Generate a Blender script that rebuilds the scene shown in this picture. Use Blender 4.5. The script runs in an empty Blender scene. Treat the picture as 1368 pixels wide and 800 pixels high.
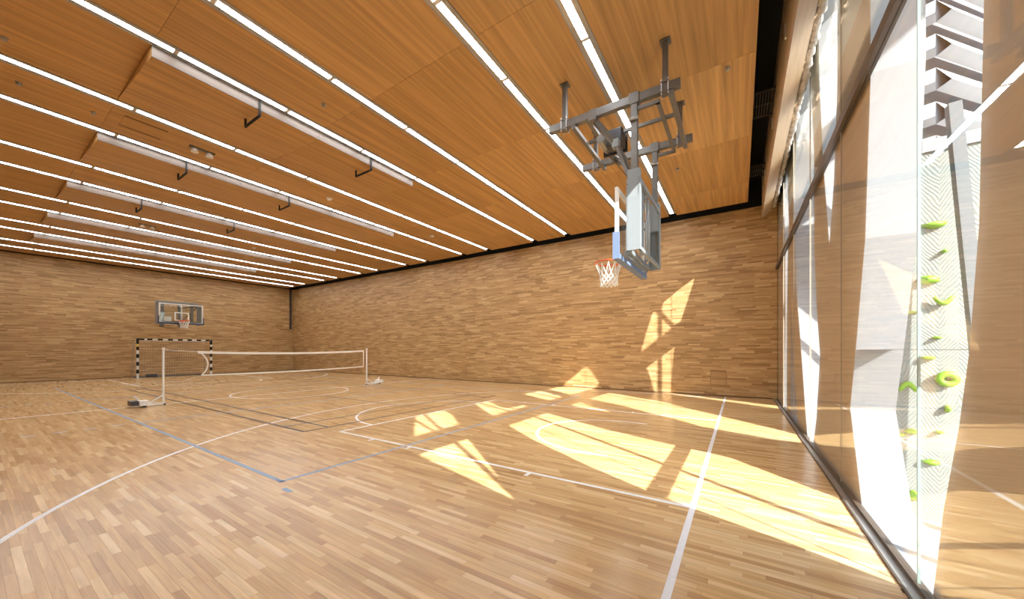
import bpy, bmesh, math, random
from mathutils import Vector, Matrix
random.seed(7)
PI = math.pi
S = bpy.context.scene
C = S.collection

# ------------------------------------------------------------------ camera
# world: X towards the glass wall, Y along the glass wall, camera over the origin, metres
YAW = math.radians(32.73); FPX = 473.0; CAMH = 1.505
cam = bpy.data.cameras.new('camera'); co = bpy.data.objects.new('camera', cam); C.objects.link(co)
co.location = (0, 0, CAMH); co.rotation_euler = (PI/2, 0, YAW)
cam.sensor_width = 36; cam.lens = FPX/1368*36; cam.shift_y = 67/1368
cam.clip_start = 0.05; cam.clip_end = 300
S.camera = co
def pix(p):
    s, c = math.sin(YAW), math.cos(YAW)
    fw = -s*p[0] + c*p[1]; r = c*p[0] + s*p[1]
    if fw < .05: return None
    return 684+FPX*r/fw, 467-FPX*(p[2]-CAMH)/fw, fw

# ------------------------------------------------------------------ world, sun, exposure
AZ = math.radians(57); TE = .68            # light travels 57 deg from +Y towards -X, tan(elevation)
w = bpy.data.worlds.new('sky'); S.world = w; w.use_nodes = True
nt = w.node_tree; bg = nt.nodes['Background']
sky = nt.nodes.new('ShaderNodeTexSky'); sky.sky_type = 'NISHITA'; sky.sun_disc = False
sky.sun_elevation = math.atan(TE); sky.sun_rotation = math.atan2(math.sin(AZ), -math.cos(AZ))
nt.links.new(sky.outputs[0], bg.inputs[0]); bg.inputs[1].default_value = 0.28
sun = bpy.data.lights.new('sun', 'SUN'); so = bpy.data.objects.new('sun', sun); C.objects.link(so)
sun.energy = 8.0; sun.color = (1, .965, .93); sun.angle = math.radians(.55)
ldir = Vector((-math.sin(AZ), math.cos(AZ), -TE)).normalized()
so.rotation_euler = ldir.to_track_quat('-Z', 'Y').to_euler(); so.location = (20, -12, 20)
LED = 10.5
S.view_settings.view_transform = 'Standard'; S.view_settings.look = 'None'
S.view_settings.exposure = 1.35; S.view_settings.gamma = 1.0
S.view_settings.use_curve_mapping = False

# ------------------------------------------------------------------ dimensions
XG = .955          # glass plane
YW = 13.32         # far (parquet) wall
XL = -27.87        # left end wall
YR = -.75          # wall behind the camera
ZC = 5.95          # ceiling underside
LIGHT_X = [-1.86, -3.25, -5.63, -7.08, -9.42, -10.88, -13.25, -14.72, -17.05, -18.6, -20.97, -22.42, -24.78, -26.32]
SEAM_Y = [YR+.12, 1.5, 3.95, 6.4, 8.85, 11.3, 12.8]

# ------------------------------------------------------------------ materials
M = {}
def nodes(name):
    m = bpy.data.materials.new(name); m.use_nodes = True
    M[name] = m
    return m, m.node_tree, m.node_tree.nodes['Principled BSDF']
def plain(name, col, rough=.5, metal=0., spec=.5, noise=0., nscale=8.):
    m, t, b = nodes(name)
    b.inputs['Base Color'].default_value = (*col, 1); b.inputs['Roughness'].default_value = rough
    b.inputs['Metallic'].default_value = metal; b.inputs['Specular IOR Level'].default_value = spec
    if noise:
        g = t.nodes.new('ShaderNodeNewGeometry'); n = t.nodes.new('ShaderNodeTexNoise')
        n.inputs['Scale'].default_value = nscale; n.inputs['Detail'].default_value = 4
        t.links.new(g.outputs['Position'], n.inputs['Vector'])
        r = t.nodes.new('ShaderNodeValToRGB')
        r.color_ramp.elements[0].position = .3; r.color_ramp.elements[1].position = .7
        r.color_ramp.elements[0].color = (*[c*(1-noise) for c in col], 1)
        r.color_ramp.elements[1].color = (*[min(1, c*(1+noise)) for c in col], 1)
        t.links.new(n.outputs['Fac'], r.inputs[0]); t.links.new(r.outputs[0], b.inputs['Base Color'])
    return m
def mth(t, op, a, b=None):
    n = t.nodes.new('ShaderNodeMath'); n.operation = op
    for i, v in enumerate((a, b)):
        if v is None: continue
        if isinstance(v, (int, float)): n.inputs[i].default_value = v
        else: t.links.new(v, n.inputs[i])
    return n.outputs[0]
def wood(name, cols, axis, rough, fine=38., along=1.6, grain=.22, bump=.0, spec=.5, contrast=1.0):
    """cols: dark..light tones, one picked per piece; axis: grain direction in the world."""
    m, t, b = nodes(name)
    geo = t.nodes.new('ShaderNodeNewGeometry'); oi = t.nodes.new('ShaderNodeObjectInfo')
    rnd = mth(t, 'FRACT', mth(t, 'ADD', mth(t, 'MULTIPLY', geo.outputs['Random Per Island'], 1.0), mth(t, 'MULTIPLY', oi.outputs['Random'], 7.31)))
    ramp = t.nodes.new('ShaderNodeValToRGB'); e = ramp.color_ramp.elements
    while len(e) < len(cols): e.new(.5)
    for i, c in enumerate(cols):
        e[i].position = i/(len(cols)-1); e[i].color = (*c, 1)
    t.links.new(rnd, ramp.inputs[0])
    mp = t.nodes.new('ShaderNodeMapping'); sc = [fine]*3; sc[axis] = along
    mp.inputs['Scale'].default_value = sc
    off = t.nodes.new('ShaderNodeCombineXYZ')
    for i in range(3): t.links.new(mth(t, 'MULTIPLY', rnd, 31.7+11*i), off.inputs[i])
    t.links.new(geo.outputs['Position'], mp.inputs['Vector']); t.links.new(off.outputs[0], mp.inputs['Location'])
    n = t.nodes.new('ShaderNodeTexNoise'); n.inputs['Scale'].default_value = 1; n.inputs['Detail'].default_value = 5
    n.inputs['Distortion'].default_value = .6
    t.links.new(mp.outputs[0], n.inputs['Vector'])
    mr = t.nodes.new('ShaderNodeMapRange'); mr.inputs[1].default_value = .25; mr.inputs[2].default_value = .75
    mr.inputs[3].default_value = 1-grain; mr.inputs[4].default_value = 1+grain
    t.links.new(n.outputs['Fac'], mr.inputs[0])
    vm = t.nodes.new('ShaderNodeVectorMath'); vm.operation = 'SCALE'
    t.links.new(ramp.outputs[0], vm.inputs[0]); t.links.new(mr.outputs[0], vm.inputs[3])
    t.links.new(vm.outputs[0], b.inputs['Base Color'])
    b.inputs['Roughness'].default_value = rough; b.inputs['Specular IOR Level'].default_value = spec
    if bump:
        bp = t.nodes.new('ShaderNodeBump'); bp.inputs['Strength'].default_value = bump; bp.inputs['Distance'].default_value = .002
        t.links.new(n.outputs['Fac'], bp.inputs['Height']); t.links.new(bp.outputs[0], b.inputs['Normal'])
    return m
OAK = [(.31, .175, .066), (.42, .255, .105), (.46, .282, .120), (.50, .312, .137), (.60, .405, .20)]
FOAK = [(.46, .27, .115), (.56, .355, .16), (.61, .395, .18), (.65, .43, .20), (.75, .54, .29)]
wood('floor_oak', FOAK, 0, .22, grain=.17, along=1.8, spec=.45)
wood('wall_oak_x', OAK, 0, .5, grain=.2, bump=.1)
wood('wall_oak_y', OAK, 1, .5, grain=.2, bump=.1)
wood('ceiling_veneer', [(.46, .258, .088), (.50, .285, .10), (.53, .307, .112)], 1, .42, fine=15., along=.4, grain=.30)
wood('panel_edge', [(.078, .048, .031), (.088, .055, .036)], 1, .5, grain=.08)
wood('pelmet_wood', [(.55, .40, .26), (.58, .43, .28)], 1, .5, grain=.12)
plain('joint_dark', (.16, .085, .035), .7)
plain('black', (.008, .009, .010), .75, spec=.2)
plain('grille_grey', (.05, .05, .048), .5, .3)
plain('line_white', (.84, .85, .84), .35, noise=.05, nscale=30)
plain('line_blue', (.23, .34, .47), .35)
plain('line_brown', (.045, .026, .018), .5, spec=.25)
plain('steel_grey', (.165, .16, .152), .42, .45, noise=.12, nscale=6)
plain('steel_dark', (.05, .05, .055), .45, .3)
plain('paint_grey', (.24, .27, .285), .45, .1)
plain('paint_light', (.215, .245, .262), .4)
plain('white_metal', (.78, .78, .76), .35)
plain('pad_blue', (.13, .185, .30), .55)
plain('pad_navy', (.03, .05, .12), .5)
plain('rim_orange', (.75, .10, .02), .35)
plain('cord_white', (.80, .78, .72), .8)
plain('cord_dark', (.13, .10, .07), .8)
plain('black_paint', (.010, .010, .010), .6, spec=.2)
plain('yellow_paint', (.72, .52, .10), .5)
plain('aluminium', (.42, .42, .41), .38, .75, noise=.06, nscale=3)
plain('bronze', (.10, .072, .052), .4, .4)
plain('facade_white', (.275, .28, .285), .6, noise=.03, nscale=2)
plain('ground_stone', (.27, .27, .265), .8, noise=.08, nscale=1.2)
plain('blind_fabric', (.50, .46, .41), .45, .25, noise=.35, nscale=9)
plain('hold_green', (.17, .36, .015), .5)
plain('joint_green', (.24, .31, .29), .5)
plain('rubber', (.03, .03, .03), .7)
plain('louvre_white', (.46, .47, .48), .6)
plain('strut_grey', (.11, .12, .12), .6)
plain('joint_beige', (.46, .38, .29), .5)
plain('brass_white', (.7, .7, .68), .4)

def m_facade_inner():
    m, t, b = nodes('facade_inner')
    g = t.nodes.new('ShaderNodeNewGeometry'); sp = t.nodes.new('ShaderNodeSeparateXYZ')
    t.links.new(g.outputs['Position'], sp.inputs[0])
    st = mth(t, 'GREATER_THAN', sp.outputs[2], 4.85)      # brown lining board up to 4.85 m, glare on the glass painted white above
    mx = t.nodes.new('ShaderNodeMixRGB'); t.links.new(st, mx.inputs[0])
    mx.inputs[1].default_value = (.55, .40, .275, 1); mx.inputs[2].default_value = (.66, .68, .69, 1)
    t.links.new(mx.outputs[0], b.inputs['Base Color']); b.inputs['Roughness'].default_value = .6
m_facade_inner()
def m_glass(name, tint, f0, power, gain):
    m, t, b = nodes(name); t.nodes.remove(b)
    out = t.nodes['Material Output']
    tr = t.nodes.new('ShaderNodeBsdfTransparent'); tr.inputs[0].default_value = (*tint, 1)
    gl = t.nodes.new('ShaderNodeBsdfGlossy'); gl.inputs['Roughness'].default_value = 0.0
    gl.inputs['Color'].default_value = (.95, .96, .95, 1)
    lw = t.nodes.new('ShaderNodeLayerWeight'); lw.inputs['Blend'].default_value = .5
    f = mth(t, 'ADD', mth(t, 'MULTIPLY', mth(t, 'POWER', lw.outputs['Facing'], power), gain), f0)
    mx = t.nodes.new('ShaderNodeMixShader'); t.links.new(f, mx.inputs[0])
    t.links.new(tr.outputs[0], mx.inputs[1]); t.links.new(gl.outputs[0], mx.inputs[2])
    t.links.new(mx.outputs[0], out.inputs[0])
m_glass('window_glass', (.97, .985, .98), .06, 3.0, .34)
m_glass('board_glass', (.95, .97, .97), .04, 5.0, .7)
def m_emit(name, col, strength):
    m, t, b = nodes(name)
    b.inputs['Base Color'].default_value = (.9, .9, .9, 1)
    b.inputs['Emission Color'].default_value = (*col, 1); b.inputs['Emission Strength'].default_value = strength
m_emit('led_diffuser', (.93, .975, 1), LED)
def m_contour():
    m, t, b = nodes('climbing_ply')
    g = t.nodes.new('ShaderNodeNewGeometry'); sp = t.nodes.new('ShaderNodeSeparateXYZ'); ns = t.nodes.new('ShaderNodeTexNoise')
    t.links.new(g.outputs['Position'], sp.inputs[0]); t.links.new(g.outputs['Position'], ns.inputs['Vector']); ns.inputs['Scale'].default_value = 1.3
    zig = mth(t, 'MULTIPLY', mth(t, 'PINGPONG', sp.outputs[0], .21), 1.5)     # nested chevrons milled into the ply
    ph = mth(t, 'ADD', mth(t, 'ADD', sp.outputs[2], zig), mth(t, 'MULTIPLY', ns.outputs['Fac'], .5))
    wv = mth(t, 'SINE', mth(t, 'MULTIPLY', ph, 2*PI/.075))
    fac = mth(t, 'ADD', mth(t, 'MULTIPLY', wv, .5), .5)
    r = t.nodes.new('ShaderNodeValToRGB')
    r.color_ramp.elements[0].color = (.185, .20, .175, 1); r.color_ramp.elements[1].color = (.255, .27, .24, 1)
    t.links.new(fac, r.inputs[0]); t.links.new(r.outputs[0], b.inputs['Base Color'])
    bp = t.nodes.new('ShaderNodeBump'); bp.inputs['Strength'].default_value = .3; bp.inputs['Distance'].default_value = .01
    t.links.new(fac, bp.inputs['Height']); t.links.new(bp.outputs[0], b.inputs['Normal'])
    b.inputs['Roughness'].default_value = .7
m_contour()

# ------------------------------------------------------------------ mesh helpers
class MB:
    def __init__(s): s.v = []; s.f = []
    def quad(s, *p):
        n = len(s.v); s.v += [tuple(q) for q in p]; s.f.append(tuple(range(n, n+len(p)))); return s
    def box(s, a, b):
        x0, y0, z0 = [min(i, j) for i, j in zip(a, b)]; x1, y1, z1 = [max(i, j) for i, j in zip(a, b)]
        n = len(s.v)
        s.v += [(x0,y0,z0),(x1,y0,z0),(x1,y1,z0),(x0,y1,z0),(x0,y0,z1),(x1,y0,z1),(x1,y1,z1),(x0,y1,z1)]
        s.f += [tuple(n+i for i in q) for q in ((3,2,1,0),(4,5,6,7),(0,1,5,4),(1,2,6,5),(2,3,7,6),(3,0,4,7))]
        return s
    def cbox(s, c, d): return s.box([i-j/2 for i, j in zip(c, d)], [i+j/2 for i, j in zip(c, d)])
    def bar(s, p, q, wd, ht=None, up=(0,0,1)):
        """square bar from p to q"""
        ht = wd if ht is None else ht
        p, q = Vector(p), Vector(q); d = (q-p).normalized(); u = Vector(up)
        if abs(d.dot(u)) > .98: u = Vector((1,0,0))
        r = d.cross(u).normalized(); u = r.cross(d)
        n = len(s.v)
        for e in (p, q):
            for i, j in ((-1,-1),(1,-1),(1,1),(-1,1)): s.v.append(tuple(e+r*i*wd/2+u*j*ht/2))
        s.f += [tuple(n+i for i in k) for k in ((3,2,1,0),(4,5,6,7),(0,1,5,4),(1,2,6,5),(2,3,7,6),(3,0,4,7))]
        return s
    def tube(s, pts, r, seg=8, caps=True, closed=False):
        pts = [Vector(p) for p in pts]; n = len(pts); base = len(s.v); rr = r if isinstance(r, (list, tuple)) else [r]*n
        prev = None
        for i, p in enumerate(pts):
            if closed: d = pts[(i+1) % n]-pts[i-1]
            else: d = pts[min(i+1, n-1)]-pts[max(i-1, 0)]
            d.normalize()
            if prev is None:
                u = Vector((0,0,1)) if abs(d.z) < .9 else Vector((1,0,0))
            else: u = prev
            a = d.cross(u)
            if a.length < 1e-5: a = d.cross(Vector((0,1,0)))
            a.normalize(); b = a.cross(d); prev = b
            for k in range(seg):
                t = 2*PI*k/seg; s.v.append(tuple(p+a*math.cos(t)*rr[i]+b*math.sin(t)*rr[i]))
        m = n if closed else n-1
        for i in range(m):
            for k in range(seg):
                j = (i+1) % n
                s.f.append((base+i*seg+k, base+i*seg+(k+1)%seg, base+j*seg+(k+1)%seg, base+j*seg+k))
        if caps and not closed:
            s.f.append(tuple(base+k for k in reversed(range(seg)))); s.f.append(tuple(base+(n-1)*seg+k for k in range(seg)))
        return s
    def build(s, name, mat, parent=None, smooth=False, origin=None, bevel=0):
        me = bpy.data.meshes.new(name)
        vs = s.v
        if origin is not None: vs = [(a-origin[0], b-origin[1], c-origin[2]) for a, b, c in vs]
        me.from_pydata(vs, [], s.f); me.update()
        if bevel:
            bm = bmesh.new(); bm.from_mesh(me)
            bmesh.ops.bevel(bm, geom=bm.edges[:], offset=bevel, segments=2, affect='EDGES', profile=.6)
            bm.to_mesh(me); bm.free()
        me.materials.append(M[mat])
        if smooth:
            for p in me.polygons: p.use_smooth = True
        o = bpy.data.objects.new(name, me); C.objects.link(o)
        if origin is not None: o.location = origin
        if parent is not None: attach(o, parent)
        return o
def attach(o, parent):
    o.parent = parent
    # parts are modelled in world space: cancel the parent's (translation only) placement
    root = parent; off = Vector((0,0,0))
    while root is not None: off += root.location; root = root.parent
    o.location = Vector(o.location) - off
def tag(o, label=None, cat=None, group=None, kind=None):
    if label: o['label'] = label
    if cat: o['category'] = cat
    if group: o['group'] = group
    if kind: o['kind'] = kind
    return o
def empty(name, loc, label, cat, group=None):
    o = bpy.data.objects.new(name, None); C.objects.link(o); o.location = loc; o.empty_display_size = .1
    return tag(o, label, cat, group)
def struct(o, label=None): return tag(o, label, kind='structure')
def ORD(i): return ['first','second','third','fourth','fifth','sixth','seventh','eighth','ninth','tenth','eleventh','twelfth','thirteenth','fourteenth'][i]

# ================================================================== STRUCTURE
# ---- parquet strips: a receding field of real strips, the 300 largest as parts of their own
LENS = [.36, .44, .50, .56, .66]
def strips(length, height, gap=.0012, rowh=.05):
    out = []; r = 0; y = 0
    while y < height-1e-6:
        hgt = min(rowh, height-y); x = -random.choice(LENS)*random.random()
        while x < length:
            L = random.choice(LENS); a, b = max(x, 0), min(x+L, length)
            if b-a > .02: out.append((a+gap/2, b-gap/2, y+gap/2, y+hgt-gap/2, L if (a == x and b == x+L and hgt == rowh) else None))
            x += L
        y += rowh; r += 1
    return out
def strip_field(parent, name, plural, mat, items, place, proud, near):
    """items: strips (u0,u1,v0,v1,L); place(u,v,w)->world, near(world)->size score or None"""
    sc = []
    for i, it in enumerate(items):
        p = place((it[0]+it[1])/2, (it[2]+it[3])/2, 0); q = near(p)
        if q is not None and it[4] is not None: sc.append((q, i))
    sc.sort(reverse=True); chosen = {i for _, i in sc[:300]}
    field = MB(); shared = {}
    T = .008
    for i, it in enumerate(items):
        u0, u1, v0, v1, L = it; wp = proud()
        if i in chosen:
            k = L
            if k not in shared:
                mb = MB(); hu, hv = (u1-u0)/2, (v1-v0)/2
                o0 = Vector(place(0,0,0))
                P = [Vector(place(a*hu, b*hv, c))-o0 for c in (-T, 0) for a, b in ((-1,-1),(1,-1),(1,1),(-1,1))]
                mb.v = [tuple(p) for p in P]
                mb.f = [(4,5,6,7),(0,1,5,4),(1,2,6,5),(2,3,7,6),(3,0,4,7)]
                o = mb.build(name, mat); shared[k] = o.data; bpy.data.objects.remove(o)
                bmx = bmesh.new(); bmx.from_mesh(shared[k]); bmesh.ops.recalc_face_normals(bmx, faces=bmx.faces); bmx.to_mesh(shared[k]); bmx.free()
            o = bpy.data.objects.new(name, shared[k]); C.objects.link(o)
            o.location = place((u0+u1)/2, (v0+v1)/2, wp); attach(o, parent)
        else:
            n = len(field.v)
            field.v += [tuple(place(a, b, c+wp)) for c in (-T, 0) for a, b in ((u0,v0),(u1,v0),(u1,v1),(u0,v1))]
            field.f += [tuple(n+k for k in q) for q in ((4,5,6,7),(0,1,5,4),(1,2,6,5),(2,3,7,6),(3,0,4,7))]
    o = field.build(plural, mat, parent); o['kind'] = 'stuff'
    return o
def near_score(p):
    q = pix(p)
    if q is None or not (-20 < q[0] < 1388 and -10 < q[1] < 815): return None
    return -(Vector(p)-Vector((0,0,CAMH))).length

# floor
floor = MB().box((XL-.1, YR-.1, -.25), (.86, YW+.1, -.006)).build('floor', 'joint_dark')
struct(floor, 'oak strip parquet sports floor with painted court lines')
strip_field(floor, 'parquet_strip', 'parquet_field', 'floor_oak', strips(.86-XL, YW-YR, gap=.0008),
            lambda u, v, w: (XL+u, YR+v, w), lambda: 0.0, near_score)

# far wall (parquet cladding)
wall_far = MB().box((XL-.2, YW, -.2), (XG+.02, YW+.25, 6.9)).build('wall_far', 'joint_dark')
struct(wall_far, 'long wall clad in horizontal oak strips')
acc = (-.80, -.36, .36, .84)   # flush access cover (x0,x1,z0,z1)
its = strips(XG-XL, 5.95)
strip_field(wall_far, 'cladding_strip', 'cladding_field', 'wall_oak_x', its,
            lambda u, v, w: (XL+u, YW-.012-w, v), lambda: random.choice((0, 0, 0, .001, .002, .004)),
            lambda p: near_score(p) if not (p[0] > .8) else None)
# left end wall
wall_left = MB().box((XL-.25, YR-.2, -.2), (XL, YW+.2, 6.9)).build('wall_left', 'joint_dark')
struct(wall_left, 'end wall clad in horizontal oak strips behind the goal')
strip_field(wall_left, 'cladding_strip', 'cladding_field', 'wall_oak_y', strips(YW-YR, 5.95),
            lambda u, v, w: (XL+.012+w, YR+u, v), lambda: random.choice((0, 0, 0, .001, .002, .004)), near_score)
# wall behind the camera
struct(MB().box((XL-.2, YR-.25, -.2), (XG+.4, YR, 6.9)).build('wall_rear', 'wall_oak_x'), 'plain oak wall opposite the long clad wall')

# ceiling: black void with separate veneer panels hung under it
ceiling = MB().box((XL-.2, YR-.2, 6.75), (.98, YW+.2, 6.95)).build('ceiling', 'black')
struct(ceiling, 'black ceiling void with hung orange veneer panels')
edges = [.21]
for x in LIGHT_X: edges += [x+.125, x-.125]
edges.append(-27.62)
wide = [(LIGHT_X[i], LIGHT_X[i+1]) for i in (3, 5, 7, 9, 11)]
for b in range(0, len(edges), 2):
    x1, x0 = edges[b], edges[b+1]
    dropped = b//2 in (4, 6, 8, 10, 12)
    yend = 6.4 if b//2 == 4 else 8.85
    for j in range(len(SEAM_Y)-1):
        y0, y1 = SEAM_Y[j]+.002, SEAM_Y[j+1]-.002
        T = .025
        mb = MB()
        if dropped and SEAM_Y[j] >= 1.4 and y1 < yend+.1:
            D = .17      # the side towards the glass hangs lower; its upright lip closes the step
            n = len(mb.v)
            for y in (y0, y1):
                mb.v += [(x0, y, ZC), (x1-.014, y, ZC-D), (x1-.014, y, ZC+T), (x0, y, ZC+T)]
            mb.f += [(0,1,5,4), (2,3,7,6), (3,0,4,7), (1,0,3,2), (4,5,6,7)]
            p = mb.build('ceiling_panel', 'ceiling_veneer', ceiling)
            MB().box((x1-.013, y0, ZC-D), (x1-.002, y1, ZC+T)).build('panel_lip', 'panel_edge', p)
        else:
            mb.box((x0, y0, ZC), (x1, y1, ZC+T)).build('ceiling_panel', 'ceiling_veneer', ceiling)
# black shadow gaps along the wall heads
struct(MB().box((XL, YW-.035, 5.93), (XG, YW, 6.75)).build('trim_1', 'black'), 'black shadow gap at the head of the long wall')
struct(MB().box((XL, YR, 5.93), (XL+.035, YW-.04, 6.75)).build('trim_2', 'black'), 'black shadow gap at the head of the end wall')
struct(MB().box((XL+.04, YR, 5.93), (XG-.1, YR+.035, 6.75)).build('trim_3', 'black'), 'black shadow gap at the head of the rear wall')
# baseboards, thin and dark
struct(MB().box((XL+.02, YW-.02, 0), (XG-.12, YW-.0165, .035)).build('baseboard_far', 'joint_dark'), 'thin dark skirting under the long oak wall')
struct(MB().box((XL+.017, YR, 0), (XL+.021, YW-.03, .035)).build('baseboard_left', 'joint_dark'), 'thin dark skirting under the end wall')

# ---- faceted facade slab with polygonal openings behind the glass (wall_right)
X0, X1 = .985, 1.32
dY, dZ = -.24, .29
# inner outline (y,z), n = near side or top vertex: splayed towards the outside
OPEN = [
 [(1.15,2.3,'n'),(1.5,4.05,''),(1.87,5.3,''),(1.8,6.0,'t'),(1.2,6.3,'tn'),(.85,5.6,'tn'),(.45,4.6,'n'),(.36,4.0,'n')],
 [(4.40,4.66,''),(4.39,3.97,''),(4.55,2.54,''),(4.84,1.6,''),(5.08,.89,''),(4.66,.02,''),(3.18,.02,'n'),(3.05,.58,'n'),(2.88,1.09,'n'),(2.78,1.49,'n'),(2.69,2.12,'n'),(2.65,3.19,'n'),(2.78,4.4,'n'),(3.15,6.2,'tn'),(3.95,6.15,'t'),(4.28,5.05,'')],
 [(9.70,4.7,''),(9.36,2.86,''),(8.69,1.61,''),(8.04,.28,''),(7.90,.02,''),(7.33,.02,'n'),(7.06,.44,'n'),(6.76,1.42,'n'),(7.0,2.04,'n'),(7.26,3.13,'n'),(7.26,4.6,'n'),(7.6,6.2,'tn'),(9.2,6.2,'t'),(9.5,5.4,'')],
 [(6.12,2.88,'n'),(6.52,4.1,''),(6.81,5.5,''),(6.85,6.25,'t'),(5.66,6.25,'tn'),(5.68,4.63,'n'),(5.85,3.62,'n')],
 [(10.3,2.66,'n'),(10.29,.02,''),(9.15,.02,'n'),(9.86,1.46,'n')],
 [(11.85,5.74,'t'),(11.50,4.4,''),(11.42,3.75,''),(11.36,2.45,''),(11.75,.05,''),(11.10,.05,'n'),(11.02,2.85,'n'),(10.88,3.8,'n'),(10.64,4.5,'n'),(11.02,5.86,'tn')],
]
def face_with_holes(x, rect, holes, flip):
    bm = bmesh.new(); loops = []
    (y0, z0), (y1, z1) = rect
    for lp in [[(y0,z0),(y1,z0),(y1,z1),(y0,z1)]]+holes:
        vs = [bm.verts.new((x, a, b)) for a, b in lp]
        for i in range(len(vs)): bm.edges.new((vs[i], vs[(i+1) % len(vs)]))
    bmesh.ops.triangle_fill(bm, use_beauty=True, use_dissolve=False, edges=bm.edges[:], normal=(1,0,0))
    bm.verts.index_update()
    v = [tuple(q.co) for q in bm.verts]
    f = []
    for fc in bm.faces:
        idx = [q.index for q in fc.verts]
        want = -1 if flip else 1
        if fc.normal.x*want < 0: idx.reverse()
        f.append(tuple(idx))
    bm.free(); return v, f
rect = ((YR-.3, -1.35), (YW+.3, 7.6))
inner = [[(a, b) for a, b, _ in o] for o in OPEN]
outer = [[(a+(dY if 'n' in k else 0), b+(dZ if 't' in k else 0)) for a, b, k in o] for o in OPEN]
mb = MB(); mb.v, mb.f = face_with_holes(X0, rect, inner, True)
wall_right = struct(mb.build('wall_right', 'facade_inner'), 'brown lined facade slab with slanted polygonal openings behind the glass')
mb = MB(); mb.v, mb.f = face_with_holes(X1, rect, outer, False)
mb.build('outer_face', 'facade_white', wall_right)
mb = MB()
(ry0, rz0), (ry1, rz1) = rect
for a, b in (((ry0,rz0),(ry1,rz0)),((ry1,rz0),(ry1,rz1)),((ry1,rz1),(ry0,rz1)),((ry0,rz1),(ry0,rz0))):
    mb.quad((X0,*a),(X0,*b),(X1,*b),(X1,*a))
mb.build('slab_edge', 'facade_white', wall_right)
for i, o in enumerate(OPEN):
    mb = MB(); n = len(o)
    for k in range(n):
        a, b = inner[i][k], inner[i][(k+1) % n]; c, d = outer[i][(k+1) % n], outer[i][k]
        mb.quad((X0,*a),(X0,*b),(X1,*c),(X1,*d))
    mb.build('opening_reveal', 'facade_white', wall_right)

# ---- glazing: two tiers of panes, transom, joints, floor track
JY = [YR, 1.2, 3.26, 5.29, 7.33, 9.37, 11.40, YW-.04]
k = 0
for i in range(len(JY)-1):
    for z0, z1 in ((.03, 3.92), (4.02, 6.7)):
        k += 1
        pane = MB().box((XG-.012, JY[i]+.006, z0), (XG, JY[i+1]-.006, z1)).build('window_%d' % k, 'window_glass')
        struct(pane, 'large clear glass pane in front of the faceted facade')
n = 3
for y in JY[1:-1]:
    n += 1
    struct(MB().box((XG-.013, y-.005, .035), (XG+.001, y+.005, 3.92)).box((XG-.013, y-.005, 4.02), (XG+.001, y+.005, 6.62)).build('trim_%d' % n, 'joint_green' if abs(y-3.26) < .1 else 'joint_beige'), 'thin pale joint between glass panes')
struct(MB().box((XG-.045, YR, 3.92), (XG+.02, YW-.04, 4.02)).build('trim_10', 'bronze'), 'dark bronze transom rail across the glass wall')
tr = struct(MB().box((XG-.025, YR, .0), (XG+.02, YW-.04, .035)).build('trim_11', 'bronze'), 'dark floor track under the glass wall')
MB().box((.875, YR, -.02), (XG-.025, YW-.04, .006)).build('metal_channel', 'aluminium', tr)
MB().box((.86, YR, -.02), (.875, YW-.04, .012)).build('track_edge', 'bronze', tr)
struct(MB().box((XG-.05, YR, 6.62), (XG+.02, YW-.04, 6.75)).build('trim_12', 'black'), 'black head rail above the glass wall')

# ---- painted court lines, parts of the floor
def line(p, q, wd, mat, name, label=None):
    a, b = Vector((*p, 0)), Vector((*q, 0)); d = (b-a).normalized(); s = Vector((-d.y, d.x, 0))*wd/2
    mb = MB(); z0, z1 = Vector((0,0,-.002)), Vector((0,0,.0012))
    V = [a-s, b-s, b+s, a+s]
    mb.v = [tuple(x+z0) for x in V]+[tuple(x+z1) for x in V]
    mb.f = [(4,5,6,7),(0,1,5,4),(1,2,6,5),(2,3,7,6),(3,0,4,7)]
    o = mb.build(name, mat, floor)
    if label: o['label'] = label
def arc(c, r, a0, a1, wd, mat, name, label=None, seg=72, z=.0011):
    mb = MB()
    for i in range(seg):
        t0, t1 = [math.radians(a0+(a1-a0)*j/seg) for j in (i, i+1)]
        P = [(c[0]+rr*math.cos(t), c[1]+rr*math.sin(t), z) for t, rr in ((t0,r-wd),(t0,r),(t1,r),(t1,r-wd))]
        if (a1 > a0) is True: P = [P[0],P[1],P[2],P[3]]
        mb.quad(*P)
    o = mb.build(name, mat, floor)
    if label: o['label'] = label
BX, HY = -.376, 6.22
WH = 'line_white'
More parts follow.
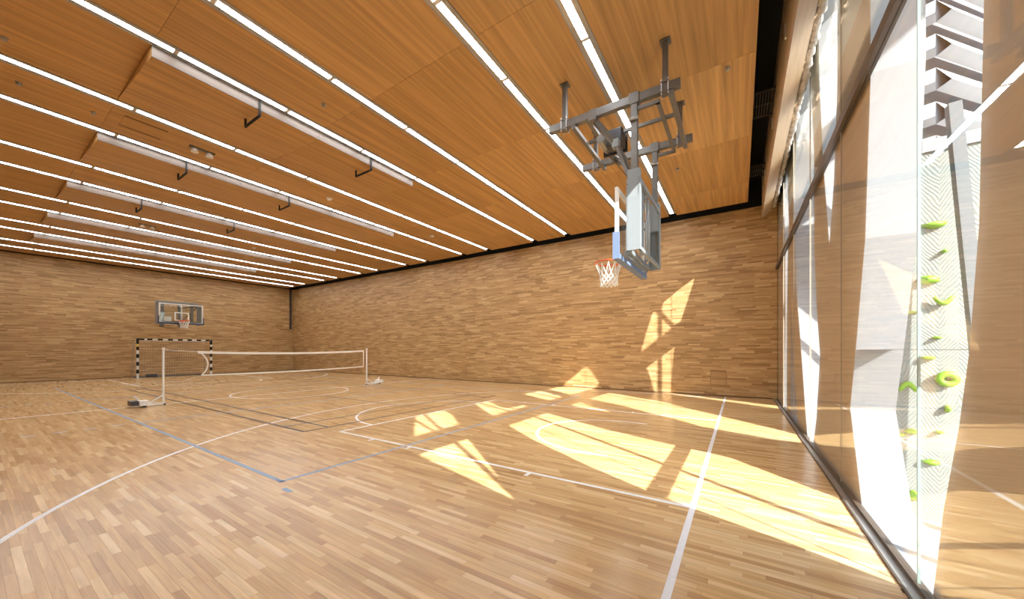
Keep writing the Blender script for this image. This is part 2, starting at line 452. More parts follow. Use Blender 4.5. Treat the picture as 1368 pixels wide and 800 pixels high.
for end, bx, hy, sg in (('near', BX, HY, -1), ('far', -26.4, 6.41, 1)):
    hx = bx+sg*1.575
    y0, y1 = (YR+.05, 13.1) if sg < 0 else (.6, 12.7)
    line((bx, y0), (bx, y1), .05, WH, 'baseline_marking', 'white basketball end line beside the glass wall' if sg < 0 else 'white basketball end line by the goal')
    kx = bx+sg*5.8
    for yy in (hy-2.45, hy+2.45): line((bx+sg*.025, yy), (kx, yy), .05, WH, 'lane_marking')
    line((kx, hy-2.475), (kx, hy+2.475), .05, WH, 'free_throw_marking')
    if sg < 0:
        arc((kx, hy), 1.8, 90, 270, .05, WH, 'free_throw_arc')
        arc((hx, hy), 1.30, 90, 270, .05, WH, 'no_charge_arc')
        for yy in (hy-1.275, hy+1.275): line((hx, yy), (bx-1.2, yy), .05, WH, 'no_charge_marking')
        r = 6.75; a = math.degrees(math.asin(6.6/r))
        arc((hx, hy), r, 180-a, 180+a, .05, WH, 'three_point_arc')
        for yy in (hy+6.575, hy-6.575): line((bx+sg*.025, yy), (hx-r*math.cos(math.radians(a)), yy), .05, WH, 'three_point_marking')
    else:
        arc((kx, hy), 1.8, -90, 90, .05, WH, 'free_throw_arc')
        r = 6.75; a = math.degrees(math.asin(6.0/r))
        arc((hx, hy), r, -a, a, .05, WH, 'three_point_arc')
    for d in (1.78, 3.9, 4.8):
        for yy, s2 in ((hy-2.45, -1), (hy+2.45, 1)):
            line((bx+sg*d, yy+s2*.025), (bx+sg*d, yy+s2*.12), .05, WH, 'lane_tick')
line((-13.42, YR+.05), (-13.42, 13.1), .05, WH, 'halfway_marking')
arc((-13.42, 6.42), 1.8, 0, 360, .05, WH, 'centre_circle', seg=96)
line((-4.4, 1.95), (-4.4, 10.95), .05, 'line_blue', 'volleyball_end_line'); line((-22.4, 1.95), (-22.4, 10.95), .05, 'line_blue', 'volleyball_end_line')
for yy in (1.98, 10.95): line((-22.4, yy), (-4.375, yy), .05, 'line_blue', 'volleyball_side_line')
line((-4.16, 1.89), (-4.00, 1.89), .05, 'line_blue', 'service_tick')
for xx in (-10.4, -16.4):
    line((xx, 1.95), (xx, 10.95), .05, 'line_blue', 'attack_line')
    for j in range(5): line((xx, 1.75-j*.35), (xx, 1.60-j*.35), .05, 'line_blue', 'attack_line_dash')
for yy in (3.40, 3.86, 8.98, 9.44): line((-20.1, yy), (-6.72, yy), .055, 'line_brown', 'badminton_side_line')
for xx in (-6.72, -7.48, -11.42, -15.38, -19.32, -20.1): line((xx, 3.40), (xx, 9.44), .05, 'line_brown', 'badminton_cross_line')
for a, b in ((-6.72, -11.42), (-15.38, -20.1)): line((a, 6.42), (b, 6.42), .04, 'line_brown', 'badminton_centre_line')

# ================================================================== OBJECTS
# ---- strip lights
JOINTS = [YR+.2]+[round(.19+1.548*i, 3) for i in range(0, 9)]
JOINTS[0] = -.55
JOINTS = JOINTS+[12.70] if JOINTS[-1] < 12.5 else JOINTS
first = None
for i, x in enumerate(LIGHT_X):
    e = empty('strip_light', (x, JOINTS[0], ZC), '%s long strip light from the glass wall, recessed between ceiling panels' % ORD(i), 'strip light', 'strip lights in the veneer ceiling')
    if first is None:
        first = e; parts = []
        hs = MB()
        y0, y1 = JOINTS[0], JOINTS[-1]
        hs.box((x-.122, y0, ZC+.045), (x+.122, y1, ZC+.07))
        for s in (-1, 1):
            hs.box((x+s*.122, y0, ZC-.010), (x+s*.112, y1, ZC+.045)); hs.box((x+s*.112, y0, ZC-.004), (x+s*.050, y1, ZC+.045))
        parts.append(hs.build('housing', 'aluminium', e))
        for a, b in zip(JOINTS[:-1], JOINTS[1:]):
            parts.append(MB().box((x-.0485, a+.03, ZC-.0045), (x+.0485, b-.03, ZC+.045)).build('diffuser', 'led_diffuser', e))
        for a in JOINTS[1:-1]:
            parts.append(MB().box((x-.0495, a-.028, ZC-.006), (x+.0495, a+.028, ZC+.045)).build('joint_cover', 'brass_white', e))
    else:
        for p in parts:
            c = p.copy(); C.objects.link(c); c.parent = e

# ---- ceiling hung basketball hoop
hoop = empty('ceiling_basketball_hoop', (-1.6, 6.2, 5.25), 'grey ceiling-hung basketball hoop with folding steel frame and glass backboard', 'basketball hoop')
RZ = 5.27; RY = (5.49, 7.02)
for y in RY:
    MB().box((-2.75, y-.045, RZ-.06), (-.70, y+.045, RZ+.06)).build('rail', 'steel_grey', hoop, bevel=.006)
    for x in (-2.47, -.90):
        p = MB().bar((x, y, ZC), (x, y, RZ+.04), .075).build('ceiling_post', 'steel_grey', hoop, bevel=.005)
        MB().cbox((x, y, ZC-.008), (.14, .14, .016)).build('mounting_plate', 'steel_grey', p)
        MB().box((x-.055, y-.06, RZ-.085), (x+.055, y+.06, RZ-.062)).build('clamp_plate', 'steel_grey', hoop); MB().box((x-.055, y-.06, RZ+.062), (x+.055, y+.06, RZ+.085)).build('clamp_plate', 'steel_grey', hoop)
        for sx in (-.045, .045):
            for sy in (-.053, .053):
                MB().tube([(x+sx, y+sy, RZ-.11), (x+sx, y+sy, RZ+.115)], .007, 6).build('bolt', 'aluminium', hoop)
# cross tubes between the rails
for x, z in ((-2.30, RZ-.10), (-2.08, RZ-.02), (-.82, RZ-.11)):
    MB().bar((x, RY[0]-.05, z), (x, RY[1]+.05, z), .065).build('cross_tube', 'steel_grey', hoop, bevel=.005)
# U frame on the glass side
MB().bar((-1.30, RY[0], RZ-.15), (-.98, RY[0], RZ-.15), .05).bar((-1.0, RY[0]-.02, RZ-.15), (-1.0, RY[1]+.02, RZ-.15), .05).bar((-1.30, RY[1], RZ-.15), (-.98, RY[1], RZ-.15), .05).build('stay_frame', 'steel_grey', hoop)
# hanging arms with pivots
AX = -1.33
for y in RY:
    a = MB().bar((AX, y, RZ-.05), (AX, y, 4.02), .095).build('hanging_arm', 'steel_grey', hoop, bevel=.006)
    MB().cbox((AX, y, RZ), (.15, .125, .17)).build('pivot_bracket', 'steel_grey', a, bevel=.01)
    MB().tube([(AX-.07, y-.075, RZ-.32), (AX+.07, y-.075, RZ-.32)], .022, 10).build('pivot_pin', 'aluminium', a, smooth=True)
# folding struts from the rear clamps down to the arms
for y in (RY[0]+.02, RY[1]-.02):
    yy = y + (.30 if y < 6 else -.30)
    st = MB().bar((-1.98, y, RZ-.05), (-1.66, (y+yy)/2, 4.78), .07).bar((-1.66, (y+yy)/2, 4.80), (-1.40, y, 4.12), .055).build('folding_strut', 'steel_grey', hoop)
    MB().cbox((-1.66, (y+yy)/2, 4.79), (.11, .11, .13)).build('strut_hinge', 'paint_grey', st, bevel=.01)
    MB().cbox((-1.98, y, RZ-.02), (.13, .155, .17)).build('strut_bracket', 'steel_grey', st, bevel=.01)
MB().bar((-1.66, RY[0]+.15, 4.79), (-1.66, RY[1]-.15, 4.79), .05).build('strut_tie', 'steel_grey', hoop)
for s in (-.16, .16): MB().bar((-2.02, 6.25+s*4, RZ-.02), (-1.66, 6.25+s*1.2, 4.8), .045).build('diagonal_tube', 'steel_grey', hoop)
# winch
wn = MB().box((-1.95, 6.05, 5.02), (-1.68, 6.30, 5.30)).build('winch_motor', 'steel_dark', hoop, bevel=.02)
MB().tube([(-2.0, 5.92, 5.12), (-2.0, 6.42, 5.12)], .075, 16).build('winch_drum', 'aluminium', wn, smooth=False)
MB().box((-2.08, 6.32, 5.0), (-1.66, 6.36, 5.36)).build('winch_plate', 'steel_dark', wn)
MB().bar((-2.3, 6.18, RZ+.0), (-.82, 6.18, RZ+.0), .05).build('winch_tube', 'steel_grey', hoop)
MB().tube([(-2.0, 6.2, 5.06), (-1.42, 6.2, 4.15)], .006, 6).build('winch_cable', 'steel_dark', hoop)
# lift frame behind the board
for y in RY:
    sgn = 1 if y < 6 else -1
    MB().box((-1.44, y-.055, 3.0), (-1.42, y+.055, 3.98)).box((-1.42, y-.055*sgn, 3.0), (-1.26, y-.045*sgn, 3.80)).box((-1.26, y-.055, 3.0), (-1.24, y+.055, 4.08)).build('frame_stile', 'paint_light', hoop)
    MB().box((-1.425, y-.048, 3.70), (-1.245, y+.048, 4.22)).build('arm_sleeve', 'paint_grey', hoop, bevel=.006)
for z in (4.05, 3.03):
    for fx in (-1.425, -1.255): MB().box((fx-.018, RY[0]-.05, z-.03), (fx+.018, RY[1]+.05, z+.03)).build('frame_rail', 'paint_light', hoop, bevel=.005)
for y in (5.98, 6.46): MB().bar((-1.34, y, 3.04), (-1.34, y, 4.04), .06).build('guide_tube', 'paint_grey', hoop)
for y in (6.12, 6.32): MB().tube([(-1.30, y, 3.0), (-1.30, y, 4.05)], .014, 8).build('guide_rod', 'aluminium', hoop, smooth=True)
MB().box((-1.50, 5.50, 2.955), (-1.455, 7.0, 3.005)).build('bottom_frame', 'paint_light', hoop)
for y in (5.75, 6.25, 6.75):
    for z in (3.03, 3.7): MB().bar((-1.44, y, z), (-1.56, y, z), .04).build('board_spacer', 'paint_light', hoop)
def hoop_board(root, bx, hy, s, frame, pad, netr=.009):
    """board front face at bx, playing side towards s"""
    f0, f1 = bx, bx-s*.03
    MB().box((f0-s*.004, hy-.86, 2.94), (f1+s*.008, hy+.86, 3.91)).build('backboard_glass', 'board_glass', root)
    mb = MB()
    for y0, y1, z0, z1 in ((hy-.9, hy+.9, 3.89, 3.95), (hy-.9, hy+.9, 2.90, 2.96), (hy-.9, hy-.84, 2.96, 3.89), (hy+.84, hy+.9, 2.96, 3.89)):
        mb.box((f0+s*.004, y0, z0), (f1-s*.012, y1, z1))
    mb.build('backboard_frame', frame, root)
    mb = MB()
    for y0, y1, z0, z1 in ((hy-.295, hy+.295, 3.45, 3.50), (hy-.295, hy+.295, 3.05, 3.10), (hy-.295, hy-.245, 3.10, 3.45), (hy+.245, hy+.295, 3.10, 3.45)):
        mb.box((f0+s*.001, y0, z0), (f0-s*.003, y1, z1))
    mb.build('target_square', 'line_white', root)
    mb = MB().box((f0+s*.03, hy-.93, 2.865), (f1-s*.045, hy+.93, 2.945))
    for a, b in ((hy-.925, hy-.885), (hy+.885, hy+.925)): mb.box((f0+s*.03, a, 2.945), (f1-s*.035, b, 3.27))
    mb.build('edge_pad', pad, root)
    rx = bx+s*.376
    rim = MB().tube([(rx+.23*math.cos(2*PI*i/36), hy+.23*math.sin(2*PI*i/36), 3.05) for i in range(36)], .012, 8, closed=True).build('rim', 'rim_orange', root, smooth=True)
    MB().box((bx+s*.002, hy-.12, 2.96), (bx+s*.016, hy+.12, 3.08)).box((bx+s*.016, hy-.10, 3.030), (bx+s*.16, hy+.10, 3.044)).build('rim_bracket', 'rim_orange', rim)
    for q in range(12):
        t = 2*PI*(q+.5)/12; c = (rx+.226*math.cos(t), hy+.226*math.sin(t))
        MB().tube([(*c, 3.045), (*c, 3.018)], .006, 5).build('net_hook', 'rim_orange', rim)
    lv = [(3.02, .222), (2.84, .160), (2.785, .150), (2.735, .146), (2.685, .145), (2.635, .147)]
    mb = MB()
    def P(l, a): return (rx+lv[l][1]*math.cos(a), hy+lv[l][1]*math.sin(a), lv[l][0])
    for q in range(12):
        a = 2*PI*(q+.5)/12; st = 2*PI/24
        for l in range(len(lv)-1):
            o = a + (st if l % 2 else 0)
            for d in (-1, 1): mb.tube([P(l, o), P(l+1, o+d*st)], netr, 5, caps=False)
    mb.build('net', 'cord_white', root)
hoop_board(hoop, -1.576, HY, -1, 'white_metal', 'pad_blue')

# ---- wall mounted hoop over the goal
h2 = empty('wall_basketball_hoop', (-26.6, 6.41, 3.4), 'wall-mounted basketball hoop with side-folding grey frame above the goal', 'basketball hoop')
hoop_board(h2, -25.2, 6.41, 1, 'white_metal', 'pad_navy', .011)
for y, yw in ((5.56, 6.22), (7.26, 6.98)):
    for z in (3.05, 3.95): MB().bar((XL+.07, yw, z), (-25.95, y, z), .06).build('support_arm', 'steel_grey', h2)
    MB().bar((XL+.08, yw, 3.1), (-25.95, y, 3.9), .045).build('diagonal_brace', 'steel_grey', h2)
    MB().box((XL+.018, yw-.08, 2.85), (XL+.07, yw+.08, 4.15)).build('wall_channel', 'steel_grey', h2)
    MB().box((-25.98, y-.02, 2.86), (-25.26, y+.02, 4.02)).build('side_frame', 'paint_grey', h2, bevel=.006)
    MB().bar((-25.28, y, 2.92), (-25.28, y, 4.02), .06).build('frame_stile', 'paint_grey', h2)
for z in (2.98, 3.97): MB().bar((-25.28, 5.58, z), (-25.28, 7.24, z), .05).build('frame_rail', 'steel_grey', h2)
for z in (2.98, 4.08): MB().bar((-25.95, 5.56, z), (-25.95, 7.26, z), .08).build('rear_tube', 'paint_grey', h2)
MB().bar((-25.27, 6.41, 3.0), (-25.27, 6.41, 3.95), .06).build('centre_stile', 'white_metal', h2)
MB().box((-25.36, 5.72, 2.99), (-25.30, 6.02, 3.25)).build('crank_box', 'white_metal', h2, bevel=.01)
MB().bar((-25.5, 6.9, 3.0), (-25.5, 6.9, 4.05), .12).build('fold_tube', 'steel_grey', h2)

# ---- handball goal
gx, gy0, gy1 = -26.0, 4.90, 7.90
goal = empty('handball_goal', (gx, 6.4, 0), 'black and white striped handball goal standing by the end wall', 'goal')
for y in (gy0, gy1):
    p = MB().box((gx-.04, y-.04, 0), (gx+.04, y+.04, 2.08)).build('post', 'white_metal', goal)
    for i in range(1, 10, 2):
        MB().box((gx-.042, y-.042, .2*i+.08 if i < 9 else 1.80), (gx+.042, y+.042, .2*i+.28 if i < 9 else 2.082)).build('black_band', 'black_paint', p)
MB().box((gx-.043, gy0-.043, 1.66), (gx+.043, gy0+.043, 1.80)).build('yellow_band', 'yellow_paint', goal)
cb = MB().box((gx-.04, gy0+.04, 2.0), (gx+.04, gy1-.04, 2.08)).build('crossbar', 'white_metal', goal)
for i in range(8):
    a = gy0+.04+.4*i-(.1 if i else 0); MB().box((gx-.042, max(a, gy0+.042), 1.998), (gx+.042, min(a+.2, gy1-.042), 2.082)).build('black_band', 'black_paint', cb)
for y in (gy0, gy1):
    MB().tube([(gx-.04, y, 2.04), (gx-.75, y, 2.0), (gx-.85, y, 1.9), (gx-1.05, y, .02)], .016, 8).build('rear_hoop', 'aluminium', goal, smooth=True)
    MB().tube([(gx-.04, y, .02), (gx-1.05, y, .02)], .016, 8).build('ground_tube', 'aluminium', goal, smooth=True)
bt = MB().tube([(gx-1.05, gy0, .05), (gx-1.05, gy1, .05)], .04, 10).build('rear_ground_bar', 'steel_grey', goal, smooth=True)
MB().tube([(gx-1.05, gy0+.5, .09), (gx-1.05, gy0+.95, .09)], .09, 12).build('counterweight', 'steel_dark', bt, smooth=False)
mb = MB(); N = 20
def gp(u, v): # u along y, v down the back
    y = gy0+(gy1-gy0)*u
    if v < .3: t = v/.3; return (gx-.05-.75*t, y, 2.0-.03*t)
    t = (v-.3)/.7; return (gx-.8-.22*t-.05*math.sin(PI*t), y, 1.97-1.93*t)
for i in range(31): mb.tube([gp(i/30, j/18) for j in range(19)], .002, 3, caps=False)
for j in range(1, 19): mb.tube([gp(i/30, j/18) for i in range(31)], .002, 3, caps=False)
o = mb.build('goal_net', 'cord_white', goal); o['kind'] = 'stuff'

# ---- badminton posts and net
PL, PR = Vector((-13.17, 2.97, 0)), Vector((-13.45, 9.40, 0))
def post(P, out, label, L):
    e = empty('badminton_post', P, label, 'net post', 'badminton posts')
    x, y = P.x, P.y
    MB().box((x-.022, y-.022, .05), (x+.022, y+.022, 1.52)).build('upright', 'white_metal', e, bevel=.004)
    MB().box((x-.035, y-.03, 1.52), (x+.035, y+.03, 1.56)).build('cord_cap', 'white_metal', e)
    MB().box((x-.028, y-out*.05, .02), (x+.028, y+out*L, .075)).build('base_arm', 'white_metal', e, bevel=.004)
    MB().bar((x, y+out*.01, .27), (x, y+out*.30, .07), .035).build('base_brace', 'white_metal', e)
    MB().tube([(x-.03, y-out*.02, .025), (x+.03, y-out*.02, .025)], .025, 12).build('rubber_foot', 'rubber', e)
    b = MB().box((x-.16, y+out*(L-.12), .045), (x+.16, y+out*(L+.06), .17)).build('weight_box', 'white_metal', e, bevel=.008)
    MB().box((x-.30, y+out*(L+.06), .05), (x+.08, y+out*(L+.2), .17)).build('weight_block', 'steel_dark' if out < 0 else 'white_metal', b, bevel=.01)
    for sx in (-.12, .12): MB().tube([(x+sx-.02, y+out*(L-.04), .04), (x+sx+.02, y+out*(L-.04), .04)], .04, 12).build('wheel', 'rubber', b)
    MB().bar((x-.1, y+out*L, .16), (x-.1, y+out*(L+.12), .28), .03).build('handle', 'white_metal', b)
post(PL, -1, 'white wheeled badminton post in front of the goal', .42); post(PR, 1, 'white badminton post beside the long oak wall', .60)
net = empty('badminton_net', (PL+PR)/2, 'sagging badminton net with white tape strung between two posts', 'net')
def along(t, z): p = PL.lerp(PR, t); return Vector((p.x, p.y, z))
t0, t1 = .115, .975
def top(t): u = (t-t0)/(t1-t0); return 1.485-.10*4*u*(1-u)*.6-.02*(1-u)
def bot(t): u = (t-t0)/(t1-t0); return .76-.10*4*u*(1-u)*.35+.03*u
def tape(fn, wd, name, mat='cord_white'):
    mb = MB(); n = 40; pts = [fn(i/n) for i in range(n+1)]
    for a, b in zip(pts, pts[1:]): mb.bar(a, b, .006, wd)
    return mb.build(name, mat, net)
tape(lambda u: along(t0+(t1-t0)*u, top(t0+(t1-t0)*u)-.035), .07, 'top_tape')
tape(lambda u: along(t0+(t1-t0)*u+.012*(1-u), bot(t0+(t1-t0)*u)), .045, 'bottom_tape')
def side(u):     # slack end of the net bows inwards
    z = top(t0)+(bot(t0)-top(t0))*u; return along(t0+.012*u+.030*math.sin(PI*u)**.8, z)
mb = MB(); pts = [side(i/16) for i in range(17)]
for a, b in zip(pts, pts[1:]): mb.bar(a, b, .035, .006, up=(1,0,0))
mb.build('side_tape', 'cord_white', net)
MB().bar(along(t1, top(t1)), along(t1, bot(t1)), .035, .006, up=(1,0,0)).build('side_tape', 'cord_white', net)
for a, b in ((along(.006, 1.50), along(t0, top(t0)-.02)), (along(.994, 1.50), along(t1, top(t1)-.02))): MB().tube([a, (a+b)/2-Vector((0,0,.01)), b], .006, 5).build('net_cord', 'cord_white', net)
MB().tube([along(.006, .62), along(.06, .61), along(t0+.012, bot(t0))], .004, 5).build('net_cord', 'cord_white', net)
mb = MB(); NU, NV = 120, 15
def np_(i, j):
    u, v = i/NU, j/NV; t = t0+.008*v+(t1-t0-.008*v)*u + .030*math.sin(PI*v)**.8*(1-u)**6
    return along(t, top(t)*(1-v)+bot(t)*v)
for j in range(1, NV): mb.tube([np_(i, j) for i in range(0, NU+1, 4)], .0009, 3, caps=False)
for i in range(1, NU): mb.tube([np_(i, j) for j in range(0, NV+1, 3)], .0009, 3, caps=False)
o = mb.build('mesh_netting', 'cord_dark', net); o['kind'] = 'stuff'

# ---- black U brackets under the dropped ceiling panels
wh = ['nearest the glass wall', 'two bays beyond', 'third']
bays = [(-7.20, 'fourth strip light'), (-11.0, 'sixth strip light'), (-14.85, 'eighth strip light')]
for x, txt in bays:
    for y, t2 in ((2.88, 'rear wall'), (5.15, 'long oak wall')):
        e = empty('rope_bracket', (x, y, ZC), 'black U-shaped bracket beside the %s, on the %s side' % (txt, t2), 'bracket', 'black U brackets on the ceiling')
        MB().bar((x+.0, y, ZC), (x+.0, y, 5.68), .03).build('drop_bar', 'black_paint', e)
        MB().bar((x+.015, y, 5.68), (x-.60, y, 5.68), .03).build('cross_bar', 'black_paint', e)
        MB().bar((x-.585, y, 5.67), (x-.585, y, 5.83), .03).build('return_bar', 'black_paint', e)

# ---- small ceiling fittings
def detector(x, y, label, r=.05, mat='white_metal'):
    e = empty('ceiling_sensor', (x, y, ZC), label, 'sensor', 'small sensors on the veneer ceiling')
    MB().tube([(x, y, ZC), (x, y, ZC-.015)], r, 16).build('base', mat, e)
    MB().tube([(x, y, ZC-.015), (x, y, ZC-.045), (x, y, ZC-.055)], [r*.75, r*.65, r*.3], 16).build('sensor_head', mat, e)
for x, y, txt in ((-10.14, 5.85, 'white dome sensor between the fifth and sixth strip lights, mid ceiling'), (-10.11, 9.94, 'white dome sensor between the fifth and sixth strip lights, towards the oak wall')):
    detector(x, y, txt, .085)
for x, y, txt in ((-6.34, 3.55, 'small grey sensor between the third and fourth strip lights'), (-.16, 6.53, 'small grey sensor beside the ceiling edge above the hoop'),
                  (-1.28, 9.5, 'small grey sensor near the first strip light towards the oak wall'), (-8.81, .33, 'grey sensor beside the fifth strip light at the rear wall'),
                  (-10.18, 1.34, 'grey sensor between the fifth and sixth strip lights beside the hatch'), (-10.09, .52, 'grey sensor between the fifth and sixth strip lights near the rear wall')):
    detector(x, y, txt, .04, 'aluminium')
for x, y, txt in ((-10.06, 2.9, 'twin-headed emergency spotlight between the fifth and sixth strip lights'), (-17.8, 3.6, 'twin-headed emergency spotlight between the ninth and tenth strip lights')):
    e = empty('emergency_spotlight', (x, y, ZC), txt, 'spotlight', 'twin spotlights on the ceiling')
    MB().box((x-.05, y-.22, ZC-.02), (x+.05, y+.22, ZC)).build('mounting_plate', 'steel_grey', e)
    for s in (-.13, .13):
        MB().tube([(x, y+s, ZC-.02), (x, y+s, ZC-.06), (x, y+s, ZC-.11)], [.035, .06, .07], 14).build('lamp_head', 'white_metal', e)
for x, y, txt in ((-17.8, 6.9, 'white dome sensor between the ninth and tenth strip lights'),): detector(x, y, txt, .085)
hx, hy = -10.06, 1.98
e = empty('ceiling_hatch', (hx, hy, ZC), 'flush veneer access hatch between the fifth and sixth strip lights', 'hatch')
MB().box((hx-.26, hy-.30, ZC-.006), (hx+.26, hy+.30, ZC)).build('cover', 'ceiling_veneer', e)
for s in (-.24, .24): MB().box((hx+s-.012, hy-.30, ZC-.010), (hx+s+.012, hy+.30, ZC-.006)).build('slot_edge', 'panel_edge', e)

# ---- fittings in the black void along the glass
for y0, y1, lab in ((8.05, 8.9, 'dark ventilation grille in the ceiling gap beside the hoop side of the glass'), (11.2, 11.85, 'dark ventilation grille in the ceiling gap towards the oak wall')):
    e = empty('ventilation_grille', (.48, (y0+y1)/2, 6.3), lab, 'grille', 'grilles in the black ceiling gap')
    for y in (y0, (y0+y1)/2, y1): MB().bar((.23, y, 6.30), (.74, y, 6.30), .03).build('cross_slat', 'grille_grey', e)
    for i in range(12): x = .24+.495*i/11; MB().box((x-.006, y0, 6.28), (x+.006, y1, 6.33)).build('slat', 'grille_grey', e)
    for x in (.25, .72): MB().bar((x, (y0+y1)/2, 6.3), (x, (y0+y1)/2, 6.75), .015).build('hanger_rod', 'grille_grey', e)
# pelmet beam and rolled blind along the head of the glass
pel = MB(); Y0, Y1 = YR+.04, 13.0
pel.v = [(.56, Y0, 5.44), (.78, Y0, 5.62), (.78, Y0, 6.75), (.56, Y0, 6.75), (.56, Y1, 5.44), (.78, Y1, 5.62), (.78, Y1, 6.75), (.56, Y1, 6.75)]
pel.f = [(0,1,5,4)[::-1], (1,2,6,5)[::-1], (2,3,7,6)[::-1], (3,0,4,7)[::-1], (3,2,1,0)[::-1], (4,5,6,7)[::-1]]
po = tag(pel.build('pelmet_beam', 'pelmet_wood'), 'pale wood pelmet beam running along the head of the glass wall', 'beam')
for y in (3.9, 6.3, 8.7, 11.1): MB().box((.535, y-.02, 5.9), (.558, y+.02, 6.1)).build('cable_clip', 'white_metal', po)
mb = MB(); pts = []; rr = []
y = Y0+.1
rb = random.Random(3)
while y < 12.9:
    pts.append((.845+rb.uniform(-.012, .012), y, 5.72+rb.uniform(-.02, .02))); rr.append(.05+rb.uniform(-.014, .016)); y += .06
mb.tube(pts, rr, 10)
tag(mb.build('rolled_blind', 'blind_fabric'), 'crumpled rolled-up silver fabric blind under the pelmet beside the glass', 'blind')

# ---- wall fittings
e = tag(MB().box((XL+.02, 13.05, 3.0), (XL+.10, 13.17, 5.92)).box((XL+.10, 13.06, 3.0), (XL+.13, 13.16, 3.1)).build('cable_duct', 'steel_dark'), 'dark grey vertical cable duct hanging in the far corner', 'duct')
ac = empty('access_cover', (-.58, YW-.02, .6), 'square wood-faced access cover set flush in the long oak wall', 'cover')
MB().box((-.80, YW-.0185, .36), (-.36, YW-.0165, .84)).build('cover_frame', 'joint_dark', ac)
for r in range(9):
    MB().box((-.79, YW-.0215, .37+r*.051), (-.37, YW-.0185, .37+(r+1)*.051-.002)).build('cover_strip', 'wall_oak_x', ac)

# ================================================================== OUTSIDE
tag(MB().box((X1+.005, -25, -1.5), (32, 32, -1.3)).build('courtyard_paving', 'ground_stone'), 'pale stone courtyard paving outside the facade', 'paving', kind='structure')
# unseen posts added outside the slab to cut the sun patches
for ip, yg in enumerate((1.20, 3.83, 6.28, 8.72, 11.15)):
    y = yg-(1.43-XG)*math.cos(AZ)/math.sin(AZ)
    tag(MB().box((1.40, y-.032, -1.3), (1.46, y+.032, 7.6)).build('shading_post', 'facade_white'), '%s slim white shading post from the rear wall, added outside the facade slab' % ORD(ip), 'post', 'shading posts added outside the facade')
tag(MB().box((1.005, 2.68, 1.503), (1.24, 5.0, 1.507)).build('shading_fin', 'facade_white'), 'thin white shading fin added across the widest facade opening', 'fin')  # added edge-on at eye height to cast the shadow band on the floor
# raking braces outside the openings, out of view, added to split the sun patches
for (ya, za), (yb, zb), wh in (((11.02, 5.85), (11.52, 4.40), 'opening by the long oak wall'), ((3.2, 6.25), (3.58, 4.5), 'head of the widest opening'), ((.80, 5.65), (1.05, 4.5), 'opening by the rear wall')):
    XB = 1.355; sy = -(XB-XG)*math.cos(AZ)/math.sin(AZ); sz = (XB-XG)*TE/math.sin(AZ)
    tag(MB().bar((XB, ya+sy, za+sz), (XB, yb+sy, zb+sz), .06).build('shading_brace', 'facade_white'), 'raking white shading brace added outside the %s' % wh, 'brace', 'raking shading braces added outside the facade')
# high beam out of view, added to shade a band across the openings
tag(MB().box((5.0, -9, 7.455), (5.2, 9.45, 7.92)).build('shading_beam', 'facade_white'), 'white horizontal shading beam added high over the courtyard', 'beam')
for y, wt in ((-8.5, 'rear end'), (9.3, 'climbing wall end')): tag(MB().box((5.0, y-.1, -1.3), (5.2, y+.1, 7.455)).build('beam_column', 'facade_white'), 'white column carrying the added shading beam at its ' + wt, 'column', 'columns of the added shading beam')
# climbing tower
TY = 8.6
tower = MB().box((1.75, TY, -1.3), (3.6, TY+.3, 4.75)).build('climbing_tower', 'climbing_ply')
tag(tower, 'pale climbing wall with milled contour lines seen through the glass', 'climbing wall')
MB().box((1.70, TY-.03, 4.75), (3.65, TY+.33, 4.95)).build('coping', 'facade_white', tower)
s_, c_ = math.sin(YAW), math.cos(YAW)
def on_tower(px, py, Y=TY):
    r = (px-684)/FPX; u = (467-py)/FPX; d = Vector((-s_+r*c_, c_+r*s_, u)); return d*(Y/d.y)+Vector((0,0,CAMH))
HOLDS = [(1245,301,33,9,'long'),(1260,336,9,5,'small'),(1240,374,36,10,'long'),(1258,401,22,9,'curved'),(1219,417,14,4,'small'),(1251,451,10,4,'small'),(1239,478,18,5,'long'),
         (1264,506,26,18,'ring'),(1211,517,20,10,'curved'),(1266,546,9,9,'small'),(1200,580,16,7,'long'),(1217,576,14,8,'small'),(1254,577,10,4,'small'),(1242,617,24,8,'long'),(1219,662,20,13,'round'),(1239,735,10,8,'small')]
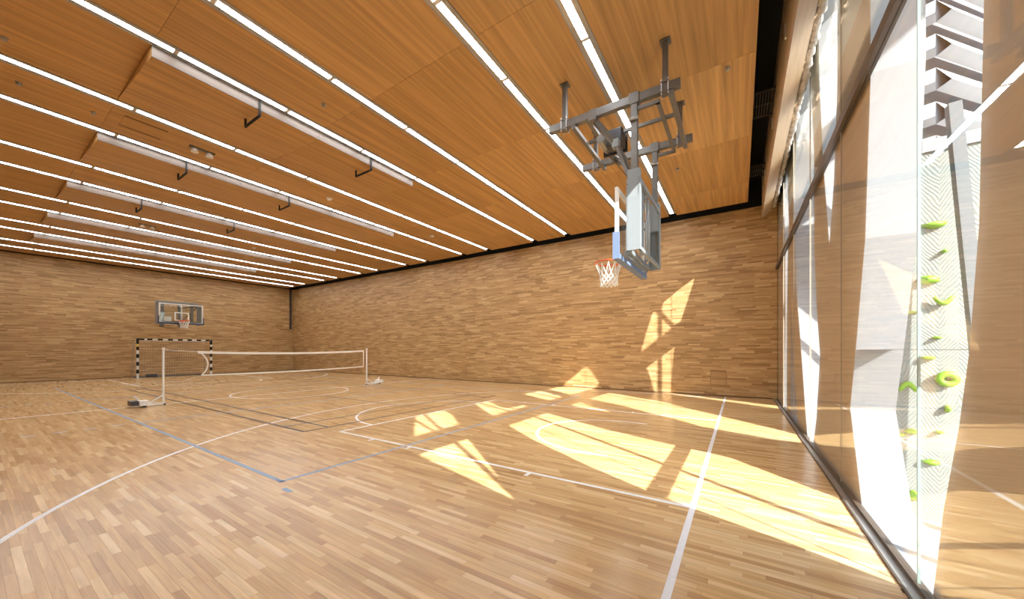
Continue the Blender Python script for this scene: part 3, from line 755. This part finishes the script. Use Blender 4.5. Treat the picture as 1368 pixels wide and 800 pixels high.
for i, (px, py, wd, ht, kd) in enumerate(HOLDS):
    c = on_tower(px, py, TY-.012); q = pix(c)
    if c.z < -1.2: continue
    sx = wd*q[2]/FPX/1.3/2; sz = ht*q[2]/FPX/2
    lab = {'long': 'long lime green climbing hold', 'small': 'small lime green climbing hold', 'curved': 'curved lime green climbing hold', 'ring': 'ring-shaped lime green climbing hold with a hole', 'round': 'round lime green climbing hold'}[kd]+', %s from the top of the climbing wall' % (ORD(i) if i < 14 else 'fifteenth' if i == 14 else 'lowest')
    bm = bmesh.new()
    if kd == 'ring':
        mb = MB().tube([(sx*.75*math.cos(t*PI/8), -.055, sz*.75*math.sin(t*PI/8)) for t in range(16)], sz*.45, 8, closed=True)
        bm.free()
    elif kd == 'curved':
        bm.free(); mb = MB().tube([(sx*(k/4-1), -.06, sz*(1-2*math.sin(PI*k/8))*(1 if i % 2 else -1)) for k in range(9)], [sz*.5*math.sin(PI*(k+1)/10)+.012 for k in range(9)], 8)
    else:
        bmesh.ops.create_icosphere(bm, subdivisions=2, radius=1)
        rb = random.Random(i)
        for v in bm.verts:
            k = 1+.18*math.sin(3*v.co.x+i)+.12*math.sin(4*v.co.z+2*i)
            v.co = Vector((v.co.x*sx*k, min(v.co.y*.09, .0), v.co.z*sz*k))
        mb = MB(); bm.verts.index_update(); mb.v = [tuple(v.co) for v in bm.verts]; mb.f = [tuple(v.index for v in f.verts) for f in bm.faces]; bm.free()
    o = mb.build('climbing_hold', 'hold_green', smooth=True); o.location = c
    tag(o, lab, 'climbing hold', 'lime green climbing holds')
# folded louvre blades on the wing beyond the tower
LK = Vector((4.48, 14.3, 0))
screen = empty('louvre_screen', (LK.x, LK.y, 4.0), 'folded white louvre screen rising above the climbing wall', 'louvre screen')
for j in range(7):
    z = 6.7+.92*j
    K = Vector((LK.x, LK.y, z)); A = K+Vector((-.94, .35, 0))*1.5; B = K+Vector((.67, .75, 0))*4.0
    mb = MB()
    for p, q in ((A, K), (K, B)):
        d = (q-p).normalized(); nrm = Vector((d.y, -d.x, 0))*.30
        V = [p, q, q+Vector((0,0,.62)), p+Vector((0,0,.62))]
        W = [p+nrm+Vector((0,0,.10)), q+nrm+Vector((0,0,.10))]
        mb.quad(V[0], V[1], W[1], W[0]).quad(W[0], W[1], V[2], V[3]).quad(V[1], V[0], V[3], V[2])
    mb.build('louvre_blade', 'louvre_white', screen)
mb = MB()
K = Vector((LK.x, LK.y+.5, 0)); A = K+Vector((-.94, .35, 0))*1.5; B = K+Vector((.67, .75, 0))*4.0
for p, q in ((A, K), (K, B)):
    d = (q-p).normalized(); nn = Vector((d.y, -d.x, 0))*-.1
    P = [Vector((*v.xy, zz)) for zz in (-1.3, 12.6) for v in (p, q, q+nn, p+nn)]
    n = len(mb.v); mb.v += [tuple(v) for v in P]; mb.f += [tuple(n+i for i in k) for k in ((0,1,5,4),(1,2,6,5),(2,3,7,6),(3,0,4,7),(4,5,6,7),(3,2,1,0))]
mb.build('backing_wall', 'facade_white', screen)
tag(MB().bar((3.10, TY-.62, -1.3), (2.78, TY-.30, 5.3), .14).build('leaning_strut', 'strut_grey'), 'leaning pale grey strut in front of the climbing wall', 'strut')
